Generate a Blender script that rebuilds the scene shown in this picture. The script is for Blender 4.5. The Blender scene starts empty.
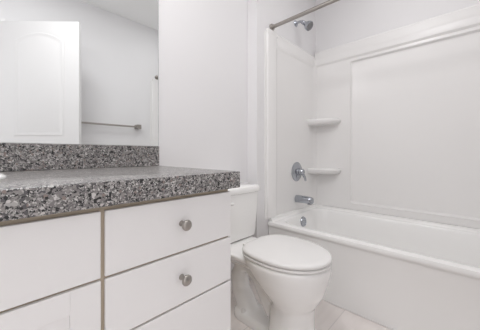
import bpy, bmesh, math, random
from mathutils import Vector, Matrix

scene = bpy.context.scene
col = scene.collection
PI = math.pi
random.seed(4)

# ------------------------------------------------------------ camera
F_PX, YAW, CAM_Z, HORIZON = 246.0, 43.69, 0.866, 153.3
cam_d = bpy.data.cameras.new('camera')
cam_d.sensor_width = 36.0
cam_d.lens = F_PX / 480.0 * 36.0
cam_d.shift_y = -(165.0 - HORIZON) / 480.0
cam_d.clip_start = 0.02
cam = bpy.data.objects.new('camera', cam_d)
col.objects.link(cam)
cam.location = (0, 0, CAM_Z)
cam.rotation_euler = (PI / 2, 0, math.radians(YAW - 90.0))
scene.camera = cam

# ------------------------------------------------------------ view, world, lights
scene.view_settings.view_transform = 'Standard'
scene.view_settings.look = 'None'
scene.view_settings.gamma = 1.0
scene.view_settings.use_curve_mapping = False
scene.view_settings.exposure = 0.07
scene.cycles.max_bounces = 12
scene.cycles.diffuse_bounces = 8
scene.cycles.glossy_bounces = 6

world = bpy.data.worlds.new('world')
scene.world = world
world.use_nodes = True
wb = world.node_tree.nodes['Background']
wb.inputs['Color'].default_value = (0.97, 0.98, 1.0, 1)
wb.inputs['Strength'].default_value = 1.95


def area(name, loc, aim, sx, sy, power, color=(1, 1, 1), shape='RECTANGLE'):
    d = bpy.data.lights.new(name, 'AREA')
    d.shape = shape
    d.size, d.size_y = sx, sy
    d.energy = power
    d.color = color
    o = bpy.data.objects.new(name, d)
    col.objects.link(o)
    o.location = loc
    v = Vector(aim) - Vector(loc)
    o.rotation_euler = v.to_track_quat('-Z', 'Y').to_euler()
    return o


area('vanity_lamp', (-0.05, 1.02, 1.95), (0.25, -0.3, 1.0), 0.7, 0.12, 3.6, (1, 0.992, 0.992))
area('ceiling_lamp', (0.22, 0.50, 2.325), (0.22, 0.50, 0), 0.4, 0.4, 9.0, (1, 0.992, 0.992), 'DISK')
area('tub_fill', (1.42, 0.25, 2.325), (1.42, 0.25, 0), 0.45, 0.45, 3.4, (1, 0.992, 0.99), 'DISK')  # unseen fill light, added to brighten the tub end

# ------------------------------------------------------------ materials
def new_mat(name, color, rough=0.5, metal=0.0, coat=0.0, spec=0.5):
    m = bpy.data.materials.new(name)
    m.use_nodes = True
    b = m.node_tree.nodes['Principled BSDF']
    b.inputs['Base Color'].default_value = (*color, 1)
    b.inputs['Roughness'].default_value = rough
    b.inputs['Metallic'].default_value = metal
    b.inputs['Coat Weight'].default_value = coat
    b.inputs['Coat Roughness'].default_value = 0.08
    b.inputs['Specular IOR Level'].default_value = spec
    return m


def bump(m, scale, strength, dist=0.001, detail=2.0):
    nt = m.node_tree
    b = nt.nodes['Principled BSDF']
    tc = nt.nodes.new('ShaderNodeTexCoord')
    n = nt.nodes.new('ShaderNodeTexNoise')
    n.inputs['Scale'].default_value = scale
    n.inputs['Detail'].default_value = detail
    bp = nt.nodes.new('ShaderNodeBump')
    bp.inputs['Strength'].default_value = strength
    bp.inputs['Distance'].default_value = dist
    nt.links.new(tc.outputs['Object'], n.inputs['Vector'])
    nt.links.new(n.outputs['Fac'], bp.inputs['Height'])
    nt.links.new(bp.outputs['Normal'], b.inputs['Normal'])
    return m


M = {}
M['wall'] = bump(new_mat('wall_paint', (0.79, 0.782, 0.79), 0.6), 260, 0.05)
M['ceiling'] = bump(new_mat('ceiling_paint', (0.93, 0.93, 0.93), 0.8), 140, 0.15)
M['trim'] = new_mat('trim_paint', (0.81, 0.80, 0.80), 0.35)
M['door'] = new_mat('door_paint', (0.75, 0.74, 0.74), 0.5)
M['acrylic'] = bump(new_mat('white_acrylic', (0.845, 0.835, 0.828), 0.22), 6, 0.03, 0.002)
M['enamel'] = new_mat('white_enamel', (0.90, 0.895, 0.885), 0.16)
M['china'] = new_mat('white_china', (0.90, 0.895, 0.885), 0.12)
M['seat'] = new_mat('white_seat_plastic', (0.81, 0.80, 0.79), 0.22)
M['lacquer'] = new_mat('white_lacquer', (0.86, 0.85, 0.85), 0.38)
M['frame'] = bump(new_mat('tan_maple_frame', (0.50, 0.425, 0.33), 0.5), 40, 0.1)
M['chrome'] = new_mat('polished_chrome', (0.44, 0.46, 0.50), 0.12, 1.0)
M['nickel'] = new_mat('brushed_nickel', (0.38, 0.355, 0.33), 0.3, 1.0)
M['dark'] = new_mat('dark_nozzle_plate', (0.25, 0.25, 0.26), 0.35, 0.6)
M['mirror'] = new_mat('mirror_silver', (0.90, 0.92, 0.92), 0.0, 1.0)
M['mirror_edge'] = new_mat('mirror_edge', (0.35, 0.38, 0.38), 0.3)
M['caulk'] = new_mat('white_caulk', (0.84, 0.83, 0.82), 0.5)
M['hall'] = new_mat('hall_paint', (0.75, 0.74, 0.73), 0.7)


def granite():
    m = new_mat('speckled_granite', (0.3, 0.3, 0.3), 0.28, 0, 0.0)
    nt = m.node_tree
    N, L = nt.nodes, nt.links
    b = N['Principled BSDF']
    tc = N.new('ShaderNodeTexCoord')
    nz = N.new('ShaderNodeTexNoise')
    nz.inputs['Scale'].default_value = 160
    mv = N.new('ShaderNodeMixRGB')
    mv.blend_type = 'ADD'
    mv.inputs['Fac'].default_value = 0.006
    L.new(tc.outputs['Object'], nz.inputs['Vector'])
    L.new(tc.outputs['Object'], mv.inputs['Color1'])
    L.new(nz.outputs['Color'], mv.inputs['Color2'])

    def cells(scale, stops):
        v = N.new('ShaderNodeTexVoronoi')
        v.inputs['Scale'].default_value = scale
        L.new(mv.outputs['Color'], v.inputs['Vector'])
        sep = N.new('ShaderNodeSeparateColor')
        L.new(v.outputs['Color'], sep.inputs['Color'])
        r = N.new('ShaderNodeValToRGB')
        r.color_ramp.interpolation = 'CONSTANT'
        e = r.color_ramp.elements
        while len(e) > 1:
            e.remove(e[-1])
        e[0].position = 0
        e[0].color = (*stops[0][1], 1)
        for p, c in stops[1:]:
            x = e.new(p)
            x.color = (*c, 1)
        L.new(sep.outputs['Red'], r.inputs['Fac'])
        return r, sep

    r1, s1 = cells(200, [(0, (0.017, 0.017, 0.018)), (0.16, (0.090, 0.085, 0.090)), (0.32, (0.193, 0.180, 0.180)),
                         (0.52, (0.248, 0.233, 0.227)), (0.72, (0.233, 0.185, 0.169)), (0.80, (0.380, 0.364, 0.354)),
                         (0.94, (0.549, 0.528, 0.518))])
    r2, s2 = cells(400, [(0, (0.017, 0.017, 0.018)), (0.22, (0.129, 0.122, 0.122)), (0.46, (0.233, 0.222, 0.216)),
                         (0.68, (0.380, 0.364, 0.354)), (0.90, (0.566, 0.555, 0.538))])
    mx = N.new('ShaderNodeMixRGB')
    th = N.new('ShaderNodeMath')
    th.operation = 'GREATER_THAN'
    th.inputs[1].default_value = 0.42
    L.new(s1.outputs['Green'], th.inputs[0])
    L.new(th.outputs[0], mx.inputs['Fac'])
    L.new(r1.outputs['Color'], mx.inputs['Color1'])
    L.new(r2.outputs['Color'], mx.inputs['Color2'])
    L.new(mx.outputs['Color'], b.inputs['Base Color'])
    return m


M['granite'] = granite()


def tile():
    m = new_mat('floor_tile', (0.6, 0.57, 0.54), 0.35)
    nt = m.node_tree
    N, L = nt.nodes, nt.links
    b = N['Principled BSDF']
    tc = N.new('ShaderNodeTexCoord')
    br = N.new('ShaderNodeTexBrick')
    br.offset = 0.33
    br.inputs['Scale'].default_value = 1.0
    br.inputs['Brick Width'].default_value = 0.6
    br.inputs['Row Height'].default_value = 0.3
    br.inputs['Mortar Size'].default_value = 0.0025
    br.inputs['Color1'].default_value = (0.90, 0.85, 0.825, 1)
    br.inputs['Color2'].default_value = (0.86, 0.81, 0.785, 1)
    br.inputs['Mortar'].default_value = (0.74, 0.70, 0.68, 1)
    mp = N.new('ShaderNodeMapping')
    mp.inputs['Location'].default_value = (0.13, 0.08, 0)
    L.new(tc.outputs['Object'], mp.inputs['Vector'])
    L.new(mp.outputs['Vector'], br.inputs['Vector'])
    nz = N.new('ShaderNodeTexNoise')
    nz.inputs['Scale'].default_value = 5
    nz.inputs['Detail'].default_value = 6
    mp2 = N.new('ShaderNodeMapping')
    mp2.inputs['Scale'].default_value = (1, 5, 1)
    L.new(tc.outputs['Object'], mp2.inputs['Vector'])
    L.new(mp2.outputs['Vector'], nz.inputs['Vector'])
    r = N.new('ShaderNodeValToRGB')
    r.color_ramp.elements[0].position = 0.3
    r.color_ramp.elements[0].color = (0.93, 0.925, 0.92, 1)
    r.color_ramp.elements[1].position = 0.7
    r.color_ramp.elements[1].color = (1, 1, 1, 1)
    L.new(nz.outputs['Fac'], r.inputs['Fac'])
    mx = N.new('ShaderNodeMixRGB')
    mx.blend_type = 'MULTIPLY'
    mx.inputs['Fac'].default_value = 1
    L.new(br.outputs['Color'], mx.inputs['Color1'])
    L.new(r.outputs['Color'], mx.inputs['Color2'])
    L.new(mx.outputs['Color'], b.inputs['Base Color'])
    return m


M['tile'] = tile()

# ------------------------------------------------------------ mesh helpers
def obj(name, bm, mat, parent=None, smooth=None, bevel=0, seg=2):
    """link a bmesh given in world coordinates as one mesh object, optionally as a child"""
    bmesh.ops.recalc_face_normals(bm, faces=bm.faces)
    me = bpy.data.meshes.new(name)
    if parent is not None:
        p = Vector(parent.location)
        if parent.parent is not None:
            p = p + Vector(parent.parent.location)
        bmesh.ops.translate(bm, verts=bm.verts, vec=-p)
    bm.to_mesh(me)
    bm.free()
    me.materials.append(mat)
    o = bpy.data.objects.new(name, me)
    col.objects.link(o)
    if parent is not None:
        o.parent = parent
    if bevel:
        b = o.modifiers.new('bevel', 'BEVEL')
        b.width = bevel
        b.segments = seg
        b.limit_method = 'ANGLE'
        b.angle_limit = math.radians(40)
    if smooth:
        for f in me.polygons:
            f.use_smooth = True
        if smooth is not True:
            for e in range(0):
                pass
            me.set_sharp_from_angle(angle=math.radians(smooth))
    return o


def B(*boxes):
    bm = bmesh.new()
    for b in boxes:
        box(bm, *b)
    return bm


def box(bm, x0, x1, y0, y1, z0, z1):
    v = [bm.verts.new((x, y, z)) for z in (z0, z1) for (x, y) in ((x0, y0), (x1, y0), (x1, y1), (x0, y1))]
    for f in ((0, 1, 2, 3), (4, 5, 6, 7), (0, 1, 5, 4), (1, 2, 6, 5), (2, 3, 7, 6), (3, 0, 4, 7)):
        bm.faces.new([v[i] for i in f])


def loft(bm, loops, cap0=True, cap1=True, closed=True):
    rows = [[bm.verts.new(p) for p in l] for l in loops]
    n = len(rows[0])
    for a, b in zip(rows, rows[1:]):
        for i in range(n if closed else n - 1):
            j = (i + 1) % n
            bm.faces.new((a[i], a[j], b[j], b[i]))
    if cap0:
        bm.faces.new(rows[0])
    if cap1:
        bm.faces.new(rows[-1])
    return rows


def rrect(x0, x1, y0, y1, r, z, n=6, m=5):
    """rounded rectangle loop: n points per corner, m extra per side"""
    r = min(r, (x1 - x0) / 2 - 1e-4, (y1 - y0) / 2 - 1e-4)
    cs = ((x1 - r, y1 - r, 0), (x0 + r, y1 - r, 90), (x0 + r, y0 + r, 180), (x1 - r, y0 + r, 270))
    corners = []
    for cx, cy, a0 in cs:
        corners.append([(cx + r * math.cos(math.radians(a0 + 90 * k / (n - 1))),
                         cy + r * math.sin(math.radians(a0 + 90 * k / (n - 1)))) for k in range(n)])
    pts = []
    for i in range(4):
        pts += corners[i]
        a, b = corners[i][-1], corners[(i + 1) % 4][0]
        for k in range(1, m + 1):
            t = k / (m + 1)
            pts.append((a[0] + (b[0] - a[0]) * t, a[1] + (b[1] - a[1]) * t))
    return [(x, y, z) for x, y in pts]


def tube(bm, pts, r, n=12, cap=True):
    pts = [Vector(p) for p in pts]
    rs = r if isinstance(r, (list, tuple)) else [r] * len(pts)
    loops = []
    ref = None
    for i, p in enumerate(pts):
        t = (pts[min(i + 1, len(pts) - 1)] - pts[max(i - 1, 0)]).normalized()
        if ref is None:
            ref = Vector((0, 0, 1)) if abs(t.z) < 0.9 else Vector((1, 0, 0))
        u = (ref - t * ref.dot(t)).normalized()
        ref = u
        w = t.cross(u)
        loops.append([tuple(p + (u * math.cos(a) + w * math.sin(a)) * rs[i])
                      for a in [2 * PI * k / n for k in range(n)]])
    loft(bm, loops, cap, cap)


def lathe(bm, prof, origin, axis, n=24):
    """revolve (radius, distance) pairs about the axis from the origin"""
    o, ax = Vector(origin), Vector(axis).normalized()
    pts = [o + ax * h for _, h in prof]
    ref = Vector((0, 0, 1)) if abs(ax.z) < 0.9 else Vector((1, 0, 0))
    u = (ref - ax * ref.dot(ax)).normalized()
    w = ax.cross(u)
    loft(bm, [[tuple(p + (u * math.cos(a) + w * math.sin(a)) * max(r, 1e-4))
               for a in [2 * PI * k / n for k in range(n)]] for p, (r, _) in zip(pts, prof)])


def bez(p0, p1, p2, p3, n=8):
    out = []
    for i in range(n + 1):
        t = i / n
        out.append(tuple(Vector(p0) * (1 - t) ** 3 + Vector(p1) * 3 * t * (1 - t) ** 2
                         + Vector(p2) * 3 * t * t * (1 - t) + Vector(p3) * t ** 3))
    return out


def thing(name, label, cat, loc=(0, 0, 0), group=None):
    o = bpy.data.objects.new(name, None)
    o.empty_display_size = 0.05
    col.objects.link(o)
    o.location = loc
    return tag(o, label, cat, group)


def tag(o, label, cat, group=None):
    o['label'] = label
    o['category'] = cat
    if group:
        o['group'] = group
    return o


def struct(name, bm, mat, label=None, cat=None, **k):
    o = obj(name, bm, mat, **k)
    o['kind'] = 'structure'
    if label:
        tag(o, label, cat)
    return o


# ------------------------------------------------------------ room shell
WM = 1.144      # mirror wall
WP = 1.060      # shower fittings wall (stands proud)
WS = -0.474     # opposite wall
WE = 2.108      # wall behind the tub
WW = -0.66      # wall left of the vanity
XS = 1.273      # where the mirror wall steps forward
CEIL = 2.34
DX0, DX1, DH = -0.56, 0.086, 1.92   # doorway

struct('floor', B((WW - .1, WE + .1, -1.9, WM + .1, -0.05, 0)), M['tile'],
       'pale beige tiled floor between toilet and tub', 'floor')
struct('ceiling', B((WW - .1, WE + .1, WS - .1, WM + .1, CEIL, CEIL + .05)), M['ceiling'],
       'plain pale grey ceiling seen at the top of the mirror', 'ceiling')
struct('wall_north', B((WW - .1, XS, WM, WM + .1, 0, CEIL), (XS, WE + .1, WP, WM + .1, 0, CEIL)), M['wall'],
       'white painted wall behind mirror and toilet, stepping forward at the tub', 'wall')
struct('wall_east', B((WE, WE + .1, WS, WP, 0, CEIL)), M['wall'],
       'white painted wall above the long side of the tub surround', 'wall')
struct('wall_west', B((WW - .1, WW, WS - .1, WM, 0, CEIL)), M['wall'],
       'white painted wall at the sink end of the vanity', 'wall')
struct('wall_south', B((WW, DX0, WS - .1, WS, 0, CEIL), (DX1, WE + .1, WS - .1, WS, 0, CEIL),
                       (DX0, DX1, WS - .1, WS, DH + .01, CEIL)), M['wall'],
       'white wall with the doorway and towel bar, seen in the mirror', 'wall')
struct('wall_hall', B((-1.9, 1.6, -1.95, -1.9, -0.05, CEIL)), M['hall'],
       'pale hallway wall beyond the open doorway', 'wall')


def base_profile(bm, a, b, n, h=0.075, t=0.012):
    """baseboard from a to b, n = direction out of the wall"""
    a, b, n = Vector((*a, 0)), Vector((*b, 0)), Vector((*n, 0))
    prof = [(0, 0), (t, 0), (t, h * .72), (t * .55, h * .88), (t * .4, h), (0, h)]
    loft(bm, [[tuple(p + n * d + Vector((0, 0, z))) for d, z in prof] for p in (a, b)])


bm = bmesh.new()
base_profile(bm, (0.60, WM), (XS, WM), (0, -1))
base_profile(bm, (XS, WM), (XS, WP - .012), (-1, 0))
base_profile(bm, (XS - .012, WP), (1.39, WP), (0, -1))
struct('baseboard_north', bm, M['trim'], 'low white baseboard behind the toilet', 'baseboard')
bm = bmesh.new()
base_profile(bm, (DX1 + .045, WS), (1.34, WS), (0, 1))
struct('baseboard_south', bm, M['trim'], 'low white baseboard under the towel bar', 'baseboard')
# door casing around the opening
struct('trim_1', B((DX0 - .055, DX0, WS, WS + .014, 0, DH + .03), (DX1 + .012, DX1 + .04, WS, WS + .014, 0, DH + .03),
                   (DX0, DX1 + .012, WS, WS + .014, DH + .01, DH + .03),
                   (DX0 - .002, DX0 + .012, WS - .1, WS, 0, DH + .01)),
       M['trim'], 'white door casing round the doorway', 'trim', bevel=.003)


# ------------------------------------------------------------ open door (seen in the mirror)
def build_door():
    w, t = 0.635, 0.034
    d = thing('door_1', 'white arched-panel door standing open, seen in the mirror', 'door', (DX1, WS + .012, 0))
    d['kind'] = 'structure'
    d.rotation_euler = (0, 0, math.radians(45.5))

    def local(name, bm, mat, par=d, **k):
        bmesh.ops.recalc_face_normals(bm, faces=bm.faces)
        me = bpy.data.meshes.new(name)
        bm.to_mesh(me)
        bm.free()
        me.materials.append(mat)
        o = bpy.data.objects.new(name, me)
        col.objects.link(o)
        o.parent = par
        if k.get('bevel'):
            b = o.modifiers.new('bevel', 'BEVEL')
            b.width = k['bevel']
            b.segments = 2
            b.limit_method = 'ANGLE'
        if k.get('smooth'):
            me.polygons.foreach_set('use_smooth', [True] * len(me.polygons))
            me.set_sharp_from_angle(angle=math.radians(40))
        return o
    leaf = local('leaf', B((0, w, -t, 0, 0.008, 1.917)), M['door'], bevel=.002)

    def outline(x0, x1, z0, z1, arch, off):
        x0, x1, z0 = x0 + off, x1 - off, z0 + off
        zs = z1 - off
        pts = [(x0, z0), (x1, z0)]
        for k in range(17):
            u = 1 - k / 16
            pts.append((x0 + (x1 - x0) * u, zs + arch * (1 - (2 * u - 1) ** 2)))
        return pts
    for side in (1, -1):
        y0 = 0 if side == 1 else -t
        for (z0, z1, arch) in ((1.005, 1.765, 0.062), (0.22, 0.86, 0.0)):
            bm = bmesh.new()
            # moulded ring that stands up, dips, then the raised field
            steps = [(0, -0.001), (0.004, 0.004), (0.012, 0.0045), (0.02, 0.0015), (0.032, 0.0015), (0.05, 0.005)]
            loops = [[(x, y0 + side * h, z) for x, z in outline(0.125, 0.515, z0, z1, arch, o)] for o, h in steps]
            loft(bm, loops, False, True)
            local('panel_moulding', bm, M['door'], smooth=True)
    for side in (1, -1):
        y0 = 0 if side == 1 else -t
        bm = bmesh.new()
        lathe(bm, [(0.03, 0), (0.03, .004), (0.022, .009), (0.012, .010), (0, .010)],
              (w - .065, y0, 0.86), (0, side, 0), 20)
        local('latch_rose', bm, M['nickel'], smooth=True)
    for z in (.2, 1.0, 1.68):
        bm = bmesh.new()
        tube(bm, [(-0.004, .004, z), (-0.004, .004, z + .09)], .006, 10)
        local('hinge', bm, M['nickel'], smooth=True)


build_door()

# ------------------------------------------------------------ mirror
mir = thing('wall_mirror', 'large frameless mirror standing on the granite backsplash', 'mirror', (0, WM, 0.9))
obj('glass', B((-0.62, 0.603, WM - .006, WM - .0005, 0.902, 1.86)), M['mirror'], mir)
bm = B((0.603, 0.6045, WM - .0062, WM - .0005, 0.902, 1.86), (-0.6215, -0.62, WM - .0062, WM - .0005, 0.902, 1.86),
       (-0.6215, 0.6045, WM - .0062, WM - .0005, 1.86, 1.8615))
obj('edge', bm, M['mirror_edge'], mir)

# ------------------------------------------------------------ bathtub
TX0, TX1, TY0, TY1, TZ = 1.392, 2.093, WS + .003, WP - .003, 0.386
tub = thing('bathtub', 'white alcove bathtub with a plain front apron beside the toilet', 'bathtub', (1.77, .29, 0))
bm = bmesh.new()
ly0, ly1 = TY0, TY1
loops = [rrect(TX0 + .000, TX1, ly0, ly1, .004, 0),
         rrect(TX0 + .000, TX1, ly0, ly1, .004, .026),
         rrect(TX0 + .006, TX1, ly0, ly1, .004, .040),
         rrect(TX0 + .006, TX1, ly0, ly1, .004, .345),
         rrect(TX0 + .004, TX1, ly0, ly1, .004, .352),
         rrect(TX0 - .003, TX1, ly0, ly1, .004, .358),
         rrect(TX0 - .005, TX1, ly0, ly1, .006, .365),
         rrect(TX0 - .004, TX1, ly0, ly1, .006, .376),
         rrect(TX0 - .001, TX1, ly0, ly1, .006, .383),
         rrect(TX0 + .012, TX1, ly0, ly1, .008, TZ),
         # deck, then into the basin
         rrect(TX0 + .050, TX1 - .045, ly0 + .06, ly1 - .045, .10, TZ),
         rrect(TX0 + .062, TX1 - .055, ly0 + .072, ly1 - .054, .105, TZ - .004),
         rrect(TX0 + .070, TX1 - .062, ly0 + .082, ly1 - .061, .11, TZ - .016),
         rrect(TX0 + .082, TX1 - .075, ly0 + .11, ly1 - .070, .115, TZ - .10),
         rrect(TX0 + .100, TX1 - .095, ly0 + .17, ly1 - .09, .12, TZ - .22),
         rrect(TX0 + .120, TX1 - .115, ly0 + .22, ly1 - .135, .12, TZ - .285),
         rrect(TX0 + .155, TX1 - .150, ly0 + .27, ly1 - .170, .11, TZ - .312),
         rrect(TX0 + .21, TX1 - .20, ly0 + .35, ly1 - .24, .09, TZ - .318)]
loft(bm, loops)
# low raised lip where the tub meets the surround
cove = [(0, TZ - .008), (.050, TZ - .008), (.047, TZ - .0005), (.038, TZ + .0012), (.031, TZ + .0050), (.0275, TZ + .012), (.0265, TZ + .0215), (0, TZ + .0215)]
loft(bm, [[(x, TY1 - d * .85, z) for d, z in cove] for x in (TX0 + .012, TX1 - .01)])
loft(bm, [[(x, TY0 + d * .85, z) for d, z in cove] for x in (TX0 + .012, TX1 - .01)])
loft(bm, [[(TX1 + .006 - d, y, z) for d, z in cove] for y in (TY0 + .01, TY1 - .01)])
for (x0, x1, y0, y1) in ((TX0 + .02, TX1, TY1 - .0145, TY1), (TX0 + .02, TX1, TY0, TY0 + .0145), (TX1 - .006, TX1, TY0 + .01, TY1 - .01)):
    box(bm, x0, x1, y0, y1, TZ, TZ + .0237)
obj('shell', bm, M['enamel'], tub, smooth=35)
bm = bmesh.new()
oc = Vector((1.765, TY1 - .064, 0.322))
ax = Vector((0, -1, 0.12)).normalized()
lathe(bm, [(0.040, -.012), (0.040, .006), (0.037, .012), (0.027, .014), (0.025, .011), (0.012, .011), (0.009, .015), (0, .016)],
      oc, ax)
o = obj('overflow_plate', bm, M['chrome'], tub, smooth=40)
o['label'] = 'round chrome overflow plate'
bm = bmesh.new()
lathe(bm, [(0.035, -.004), (0.035, .004), (0.026, .006), (0.022, .003), (0, .003)], (1.775, .72, TZ - .318), (0, 0, 1))
obj('drain', bm, M['chrome'], tub, smooth=40)
obj('caulk_strip', B((TX0 - .007, TX0 - .0005, TY0 + .02, TY1 - .02, 0.0, .008)), M['caulk'], tub, bevel=.003)

# ------------------------------------------------------------ surround
SZ0, SZL, SZT = TZ + .024, 1.643, 1.742
FY, PY = WP - .008, WP - .022         # field and pilaster faces on the fittings wall
FX, PX = WE - .012, WE - .025         # field and column faces on the long wall
sur = thing('tub_surround', 'white moulded surround lining the three walls above the tub', 'tub surround', (1.77, .29, SZ0))


def ledge_profile(depth0, depth1, SZT=SZT):
    """(out from wall, height) of the top moulding"""
    return [(0, SZL - .012), (depth0, SZL - .012), (depth1 * .7, SZL - .004), (depth1, SZL + .012), (depth1, SZL + .03),
            (depth1 * .8, SZL + .055), (depth0 + .003, SZL + .068), (depth0 + .003, SZT - .008), (depth0 - .002, SZT), (0, SZT)]


def end_panel(wall, s):
    """s = -1: the panel faces -Y (fittings wall), +1: it faces +Y"""
    bm = bmesh.new()
    y = lambda d: wall + s * d

    def bx(x0, x1, d0, d1, z0, z1):
        a, b = sorted((y(d0), y(d1)))
        box(bm, x0, x1, a, b, z0, z1)
    # plan profile swept up: flange, pilaster with rounded edges, field, cove into the corner
    plan = [(1.356, 0), (1.356, .006), (1.374, .007), (1.379, .015), (1.385, .018), (1.466, .018), (1.476, .017), (1.484, .014),
            (1.490, .010), (1.497, .008), (FX - .06, .008), (FX - .035, .012), (FX - .016, .024), (FX - .004, .045), (FX + .006, .045), (FX + .006, 0)]
    loft(bm, [[(x, y(d), z) for x, d in plan] for z in (SZ0, SZT - .03)])
    lp = ledge_profile(.008, .015)
    loft(bm, [[(x, y(d), z) for d, z in lp] for x in (1.490, FX - .01)])
    bx(1.379, 1.495, 0, .0178, SZT - .032, SZT)
    return obj('end_panel', bm, M['acrylic'], sur, smooth=32)


end_panel(WP, -1)
end_panel(WS, 1)


def back_panel():
    bm = bmesh.new()
    y0, y1 = WS + .03, WP - .03
    # frame: two columns, bottom rail, top rail around a recessed centre field
    cy0, cy1, cz0, cz1 = -0.158, 0.7425, 0.457, 1.622
    out = [(PX, y0, SZ0), (PX, y1, SZ0), (PX, y1, SZL), (PX, y0, SZL)]

    def ring(off, x, r, n=6):
        pts = []
        a, b, c, d = cy0 + off, cy1 - off, cz0 + off, cz1 - off
        for cx, cz, a0 in ((b - r, d - r, 0), (a + r, d - r, 90), (a + r, c + r, 180), (b - r, c + r, 270)):
            for k in range(n):
                t = math.radians(a0 + 90 * k / (n - 1))
                pts.append((x, cx + r * math.cos(t), cz + r * math.sin(t)))
        return pts
    n = 6
    rings = [ring(-.006, PX, .026), ring(-.002, PX - .0025, .022), ring(.003, PX - .0015, .018), ring(.008, PX + .006, .014),
             ring(.013, PX + .0115, .010), ring(.02, FX, .006)]
    rows = loft(bm, rings, False, True)
    ov = [bm.verts.new(p) for p in ((PX, y1, SZL), (PX, y0, SZL), (PX, y0, SZ0), (PX, y1, SZ0))]
    r0 = rows[0]
    for q in range(4):
        for k in range(n - 1):
            bm.faces.new((ov[q], r0[q * n + k], r0[q * n + k + 1]))
        bm.faces.new((ov[q], r0[q * n + n - 1], r0[((q + 1) * n) % (4 * n)], ov[(q + 1) % 4]))
    # backing edges
    for q in range(4):
        a, b = ov[q], ov[(q + 1) % 4]
        c = bm.verts.new((WE - .001, b.co.y, b.co.z))
        d = bm.verts.new((WE - .001, a.co.y, a.co.z))
        bm.faces.new((a, b, c, d))
    lp = ledge_profile(.025, .035, 1.775)
    loft(bm, [[(WE - d, y, z) for d, z in lp] for y in (y0 - .02, y1 + .02)])
    return obj('back_panel', bm, M['acrylic'], sur, smooth=32)


back_panel()


def corner_shelf(z, s):
    """moulded corner shelf; s=-1 on the fittings end"""
    yw = (WP - .010) if s == -1 else (WS + .010)
    c = Vector((PX + .004, yw - s * .004))
    a, b = 0.142, 0.240          # reach along the end wall, along the long wall
    def plan(sc, z, push=0):
        pts = [(c.x, c.y, z)]
        n = 18
        for k in range(n + 1):
            t = k / n * PI / 2
            e = 2.4
            x = math.copysign(abs(math.cos(t)) ** (2 / e), 1)
            y = abs(math.sin(t)) ** (2 / e)
            pts.append((c.x - a * sc * x, c.y + s * b * sc * y, z))
        return pts
    bm = bmesh.new()
    loft(bm, [plan(.84, z - .048), plan(.93, z - .041), plan(.985, z - .028), plan(1.0, z - .014), plan(.985, z - .004), plan(.95, z),
              plan(.86, z - .004), plan(.5, z - .005)])
    obj('corner_shelf', bm, M['acrylic'], sur, smooth=40)


corner_shelf(1.158, -1)
corner_shelf(0.738, -1)

# ------------------------------------------------------------ shower fittings
valve = thing('shower_valve', 'round chrome lever valve on the surround above the tub spout', 'shower valve', (1.768, FY - .0008, .717))
bm = bmesh.new()
lathe(bm, [(0.078, 0), (0.078, .004), (0.070, .010), (0.045, .015), (0.030, .018), (0.028, .030), (0, .030)], valve.location, (0, -1, 0), 32)
obj('escutcheon', bm, M['chrome'], valve, smooth=40)
bm = bmesh.new()
v0 = Vector(valve.location)
lathe(bm, [(0.025, .026), (0.027, .034), (0.025, .056), (0.019, .064), (0, .066)], v0, (0, -1, 0), 24)
tube(bm, [v0 + Vector(p) for p in ((0, -.048, 0), (.010, -.056, -.022), (.022, -.062, -.048), (.030, -.064, -.072))],
     [.013, .011, .0095, .008], 12)
obj('lever', bm, M['chrome'], valve, smooth=40)

sp = thing('tub_spout', 'chrome tub spout on the surround just above the tub rim', 'tub spout', (1.768, FY - .0008, .497))
bm = bmesh.new()
secs = []
for d, top, bot, hw in ((0, .030, -.030, .030), (.02, .031, -.029, .030), (.06, .030, -.028, .029), (.10, .029, -.028, .029),
                        (.128, .027, -.028, .028), (.138, .022, -.026, .025), (.142, .012, -.020, .018)):
    l = []
    for k in range(20):
        t = 2 * PI * k / 20
        x, z = math.cos(t), math.sin(t)
        sq = lambda q: math.copysign(abs(q) ** .8, q)
        l.append((1.768 + hw * sq(x), FY - .0008 - d, .497 + (top + bot) / 2 + (top - bot) / 2 * sq(z)))
    secs.append(l)
loft(bm, secs)
obj('spout_body', bm, M['chrome'], sp, smooth=50)
bm = bmesh.new()
lathe(bm, [(.017, 0), (.017, .006), (.014, .006), (0, .004)], (1.768, FY - .115, .4715), (0, 0, -1), 16)
obj('outlet', bm, M['dark'], sp, smooth=40)

sh = thing('wall_shower', 'small chrome shower head on a bent arm high above the tub', 'shower', (1.768, WP, 1.925))
bm = bmesh.new()
lathe(bm, [(.026, 0), (.026, .003), (.018, .010), (.010, .014), (0, .014)], (1.768, WP, 1.925), (0, -1, 0))
obj('wall_flange', bm, M['chrome'], sh, smooth=40)
tip = Vector((1.768, WP - .066, 1.912))
bm = bmesh.new()
tube(bm, bez((1.768, WP - .004, 1.925), (1.768, WP - .035, 1.93), (1.768, WP - .05, 1.93), tip), .0095, 12)
obj('arm', bm, M['chrome'], sh, smooth=40)
ax = Vector((0, -.75, -.66)).normalized()
bm = bmesh.new()
lathe(bm, [(.013, -.012), (.016, .002), (.016, .014), (.012, .020), (.020, .034), (.034, .058), (.037, .066), (.037, .078), (.034, .080)],
      tip, ax, 28)
bell = obj('shower_head', bm, M['chrome'], sh, smooth=40)
bm = bmesh.new()
lathe(bm, [(.033, .079), (.033, .083), (.024, .084), (.022, .081), (.010, .081), (0, .085)], tip, ax, 28)
obj('spray_face', bm, M['dark'], bell, smooth=40)['label'] = 'dark grey spray face'

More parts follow.
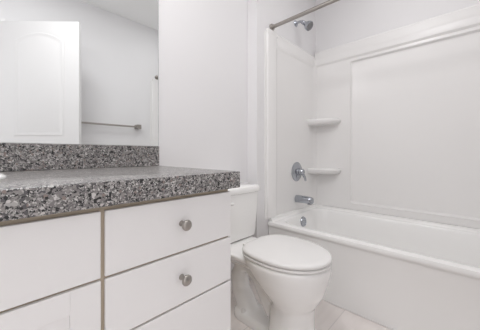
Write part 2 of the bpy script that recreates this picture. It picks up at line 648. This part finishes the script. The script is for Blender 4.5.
rod = thing('shower_curtain_rod', 'brushed nickel shower curtain rod spanning the tub alcove', 'curtain rod', (1.437, (WP + WS) / 2, 1.771))
bm = bmesh.new()
tube(bm, [(1.437, WP - .006, 1.771), (1.437, WS + .006, 1.771)], .0125, 20)
obj('tube', bm, M['nickel'], rod, smooth=40)
for w, s in ((WP, -1), (WS, 1)):
    bm = bmesh.new()
    lathe(bm, [(.024, 0), (.024, .010), (.022, .013), (.0165, .014), (.0165, .022), (.0125, .023)], (1.437, w, 1.771), (0, s, 0), 24)
    obj('end_flange', bm, M['nickel'], rod, smooth=40)

# ------------------------------------------------------------ towel bar (seen in the mirror)
tb = thing('towel_bar', 'brushed nickel towel bar on the opposite wall, seen in the mirror', 'towel bar', (.9, WS, 1.157))
bm = bmesh.new()
box(bm, .62, 1.195, WS + .049, WS + .067, 1.148, 1.166)
obj('bar', bm, M['nickel'], tb, bevel=.002)
for x in (.62, 1.195):
    bm = bmesh.new()
    box(bm, x - .024, x + .024, WS, WS + .010, 1.134, 1.182)
    box(bm, x - .024, x + .024, WS + .008, WS + .076, 1.134, 1.182)
    obj('post', bm, M['nickel'], tb, bevel=.003)

# ------------------------------------------------------------ vanity cabinet
VX0, VX1, VY = -0.655, 0.588, 0.605        # drawer and door faces at VY
van = thing('vanity_cabinet', 'white bathroom vanity with three drawers beside sink doors', 'vanity', (0, .87, 0))
bm = B((VX0, VX0 + .016, VY + .0105, WM - .003, .0, .748), (VX1 - .020, VX1 - .004, VY + .0105, WM - .003, .0, .748),
       (VX0, VX1 - .004, WM - .012, WM - .003, .1, .748), (VX0, VX1 - .004, VY + .0105, WM - .003, .095, .11),
       (VX0 + .016, VX1 - .020, VY + .0108, VY + .038, .57, .596), (VX0 + .016, VX1 - .020, VY + .0108, VY + .038, .715, .7475),
       (.17, .208, VY + .0102, VY + .0376, .112, .7472), (.195, VX1 - .01, VY + .0105, VY + .038, .42, .45),
       (-.25, -.214, VY + .0105, VY + .038, .1, .58), (.18, .196, VY + .0385, WM - .014, .112, .746),
       (VX0, VX1 - .004, VY + .08, VY + .095, 0, .10))
obj('carcass', bm, M['frame'], van)['label'] = 'tan face frame showing between the white fronts'


def knob(par, x, z):
    bm = bmesh.new()
    lathe(bm, [(.0085, 0), (.0075, .004), (.0055, .010), (.006, .018), (.012, .022), (.0150, .025), (.0152, .029), (.012, .033), (0, .0345)],
          (x, VY, z), (0, -1, 0), 24)
    obj('knob', bm, M['nickel'], par, smooth=50)['label'] = 'round brushed nickel knob'


for z0, z1 in ((.586, .736), (.437, .580), (.115, .431)):
    f = obj('drawer', B((.192, VX1, VY, VY + .010, z0, z1)), M['lacquer'], van, bevel=.002)
    knob(f, .392, (z0 + z1) / 2 + .005 if z1 > .44 else .30)
obj('false_front', B((VX0 + .003, .183, VY, VY + .010, .586, .736)), M['lacquer'], van, bevel=.002)


def shaker(x0, x1, z0, z1, w=.058):
    bm = B((x0, x0 + w, VY, VY + .010, z0, z1), (x1 - w, x1, VY, VY + .010, z0, z1),
           (x0 + w, x1 - w, VY, VY + .010, z0, z0 + w), (x0 + w, x1 - w, VY, VY + .010, z1 - w + .008, z1))
    d = obj('cabinet_door', bm, M['lacquer'], van, bevel=.0012)
    obj('door_panel', B((x0 + w - .003, x1 - w + .003, VY + .0075, VY + .0098, z0 + w - .003, z1 - w + .011)), M['lacquer'], d)
    return d


d = shaker(-.229, .183, .115, .580)
knob(d, -.2, .54)
d = shaker(VX0 + .003, -.235, .115, .580)
knob(d, -.264, .54)

# ------------------------------------------------------------ granite top, sink
CX0, CX1, CY0, CZ0, CZ1 = WW + .002, .606, .579, .750, .805
SX, SY = -.205, .845
top = thing('countertop', 'speckled grey granite vanity top with a matching backsplash', 'countertop', (0, .87, CZ0))


def counter():
    bm = bmesh.new()
    x0, x1, y0, y1 = CX0, CX1, CY0, WM - .002
    ha, hb = .222, .172
    angs = sorted([2 * PI * k / 64 for k in range(64)] +
                  [math.atan2(y - SY, x - SX) % (2 * PI) for x in (x0, x1) for y in (y0, y1)])

    def outer(z, ins):
        o = []
        for a in angs:
            c, s = math.cos(a), math.sin(a)
            t = min(((x1 if c > 0 else x0) - SX) / c if abs(c) > 1e-9 else 1e9,
                    ((y1 if s > 0 else y0) - SY) / s if abs(s) > 1e-9 else 1e9)
            x, y = SX + c * t, SY + s * t
            o.append((min(max(x, x0 + ins), x1 - ins), min(max(y, y0 + ins), y1), z))
        return o

    def hole(z):
        return [(SX + ha * math.cos(a), SY + hb * math.sin(a), z) for a in angs]
    loops = [hole(CZ0), outer(CZ0, .002), outer(CZ0 + .002, 0), outer(CZ1 - .004, 0), outer(CZ1 - .0012, .0012), outer(CZ1, .004), hole(CZ1)]
    rows = loft(bm, loops, False, False)
    for i in range(len(angs)):
        j = (i + 1) % len(angs)
        bm.faces.new((rows[-1][i], rows[-1][j], rows[0][j], rows[0][i]))
    return bm


obj('slab', counter(), M['granite'], top, smooth=30)
obj('backsplash', B((CX0, .601, WM - .021, WM - .001, CZ1 + .0005, .900)), M['granite'], top, bevel=.0015)

sink = thing('sink', 'white oval drop-in sink set in the granite at the left', 'sink', (SX, SY, CZ1))
bm = bmesh.new()


def oval(a, b, z, n=56):
    return [(SX + a * math.cos(2 * PI * k / n), SY + b * math.sin(2 * PI * k / n), z) for k in range(n)]


R1, R2 = .247, .195
loft(bm, [oval(.215, .165, CZ1 - .05), oval(.218, .168, CZ1 + .001), oval(R1, R2, CZ1 + .001), oval(R1 - .001, R2 - .001, CZ1 + .006),
          oval(R1 - .008, R2 - .008, CZ1 + .011), oval(R1 - .022, R2 - .022, CZ1 + .012), oval(.212, .160, CZ1 + .006),
          oval(.205, .153, CZ1 - .01), oval(.185, .135, CZ1 - .07), oval(.14, .10, CZ1 - .115), oval(.07, .05, CZ1 - .135), oval(.02, .02, CZ1 - .138)])
obj('basin', bm, M['china'], sink, smooth=40)
bm = bmesh.new()
lathe(bm, [(.021, 0), (.021, .003), (.015, .004), (0, .002)], (SX, SY, CZ1 - .1385), (0, 0, 1))
obj('drain', bm, M['chrome'], sink, smooth=40)

# ------------------------------------------------------------ toilet
TCX = 0.988
toilet = thing('toilet', 'white two-piece toilet with closed lid between vanity and tub', 'toilet', (TCX, .70, 0))


def egg(w, front, rear, z, cy=.64, n=48, ef=2.0, er=2.6):
    pts = []
    for k in range(n):
        t = 2 * PI * k / n
        c, s = math.cos(t), math.sin(t)
        e = ef if s < 0 else er
        x = math.copysign(abs(c) ** (2 / e), c) * w
        y = math.copysign(abs(s) ** (2 / e), s) * ((cy - front) if s < 0 else (rear - cy))
        pts.append((TCX + x, cy + y, z))
    return pts


bm = bmesh.new()
loft(bm, [egg(.106, .505, .715, 0, .605), egg(.106, .505, .715, .012, .605), egg(.102, .510, .71, .06, .605), egg(.098, .512, .705, .13, .605),
          egg(.098, .508, .700, .182, .60, ef=2.0, er=2.1), egg(.108, .492, .712, .204, .605, er=2.1), egg(.136, .466, .745, .25, .62, er=2.1), egg(.156, .450, .79, .30, .635, er=2.3),
          egg(.168, .439, .83, .345, .64), egg(.171, .436, .835, .366, .64), egg(.170, .437, .835, .380, .64), egg(.164, .443, .83, .385, .64)])
# deck that carries the tank
loft(bm, [rrect(TCX - .06, TCX + .06, .76, 1.04, .03, .285), rrect(TCX - .115, TCX + .115, .74, 1.10, .04, .330),
          rrect(TCX - .14, TCX + .14, .72, 1.115, .045, .350), rrect(TCX - .14, TCX + .14, .72, 1.115, .045, .363), rrect(TCX - .135, TCX + .135, .725, 1.11, .04, .367)])
# trapway
tube(bm, [(TCX, .70, .09), (TCX, .745, .16), (TCX, .80, .235), (TCX, .86, .275), (TCX, .915, .26), (TCX, .945, .20), (TCX, .94, .13),
          (TCX, .905, .075), (TCX, .88, .02)], [.050, .050, .048, .048, .048, .048, .050, .054, .060], 20)
tube(bm, [(TCX, .66, .16), (TCX, .72, .20), (TCX, .78, .29), (TCX, .82, .34)], [.05, .055, .055, .06], 20)
tube(bm, [(TCX, .94, .27), (TCX, .96, .33)], [.05, .075], 20)
# foot
loft(bm, [rrect(TCX - .072, TCX + .072, .60, .955, .06, 0), rrect(TCX - .072, TCX + .072, .60, .955, .06, .030),
          rrect(TCX - .064, TCX + .064, .61, .945, .055, .044)])
o = obj('bowl', bm, M['china'], toilet)
rm = o.modifiers.new('remesh', 'REMESH')
rm.mode = 'VOXEL'
rm.voxel_size = .0055
rm.use_smooth_shade = True
sm = o.modifiers.new('smooth', 'SMOOTH')
sm.factor = .5
sm.iterations = 7
for s in (-1, 1):
    bm = bmesh.new()
    lathe(bm, [(.014, 0), (.014, .008), (.010, .016), (0, .019)], (TCX + s * .050, .87, .041), (0, 0, 1), 16)
    obj('bolt_cap', bm, M['seat'], toilet, smooth=50)


def plate(loops):
    bm = bmesh.new()
    loft(bm, loops)
    return bm


def inset(z, k, **q):
    return egg(.171 - k, .434 + k, .835 - k, z, .64, 56, 2.0, 3.2)


obj('seat', plate([inset(.3875, .006), inset(.3885, .002), inset(.392, 0), inset(.397, .001), inset(.3995, .005)]), M['seat'], toilet, smooth=40)
obj('lid', plate([inset(.4025, .007), inset(.4035, .002), inset(.407, 0), inset(.413, .001), inset(.4175, .004), inset(.420, .012), inset(.4215, .03),
                  inset(.423, .08), inset(.4235, .13)]), M['seat'], toilet, smooth=50)
for q in (-1, 1):
    obj('hinge', B((TCX + q * .06 - .018, TCX + q * .06 + .018, .830, .852, .3875, .410)), M['seat'], toilet, bevel=.005)
tank = obj('tank', plate([rrect(TCX - .150, TCX + .150, .975, 1.125, .03, .3675), rrect(TCX - .163, TCX + .163, .960, 1.130, .032, .378),
                          rrect(TCX - .168, TCX + .168, .956, 1.132, .032, .42), rrect(TCX - .177, TCX + .177, .949, 1.135, .032, .55),
                          rrect(TCX - .181, TCX + .181, .946, 1.136, .032, .637)]), M['china'], toilet, smooth=40)
obj('tank_lid', plate([rrect(TCX - .180, TCX + .180, .946, 1.136, .03, .6375), rrect(TCX - .188, TCX + .188, .939, 1.139, .034, .640),
                       rrect(TCX - .190, TCX + .190, .937, 1.140, .035, .648), rrect(TCX - .190, TCX + .190, .937, 1.140, .035, .664),
                       rrect(TCX - .186, TCX + .186, .941, 1.139, .033, .672), rrect(TCX - .175, TCX + .175, .952, 1.130, .03, .6755)]),
    M['china'], toilet, smooth=40)
bm = bmesh.new()
lathe(bm, [(.014, 0), (.014, .006), (.009, .010), (.008, .020), (0, .020)], (TCX - .135, .948, .600), (0, -1, 0), 16)
tube(bm, [(TCX - .135, .930, .600), (TCX - .10, .927, .599), (TCX - .072, .925, .596)], [.0065, .0065, .008], 10)
obj('flush_lever', bm, M['seat'], tank, smooth=40)
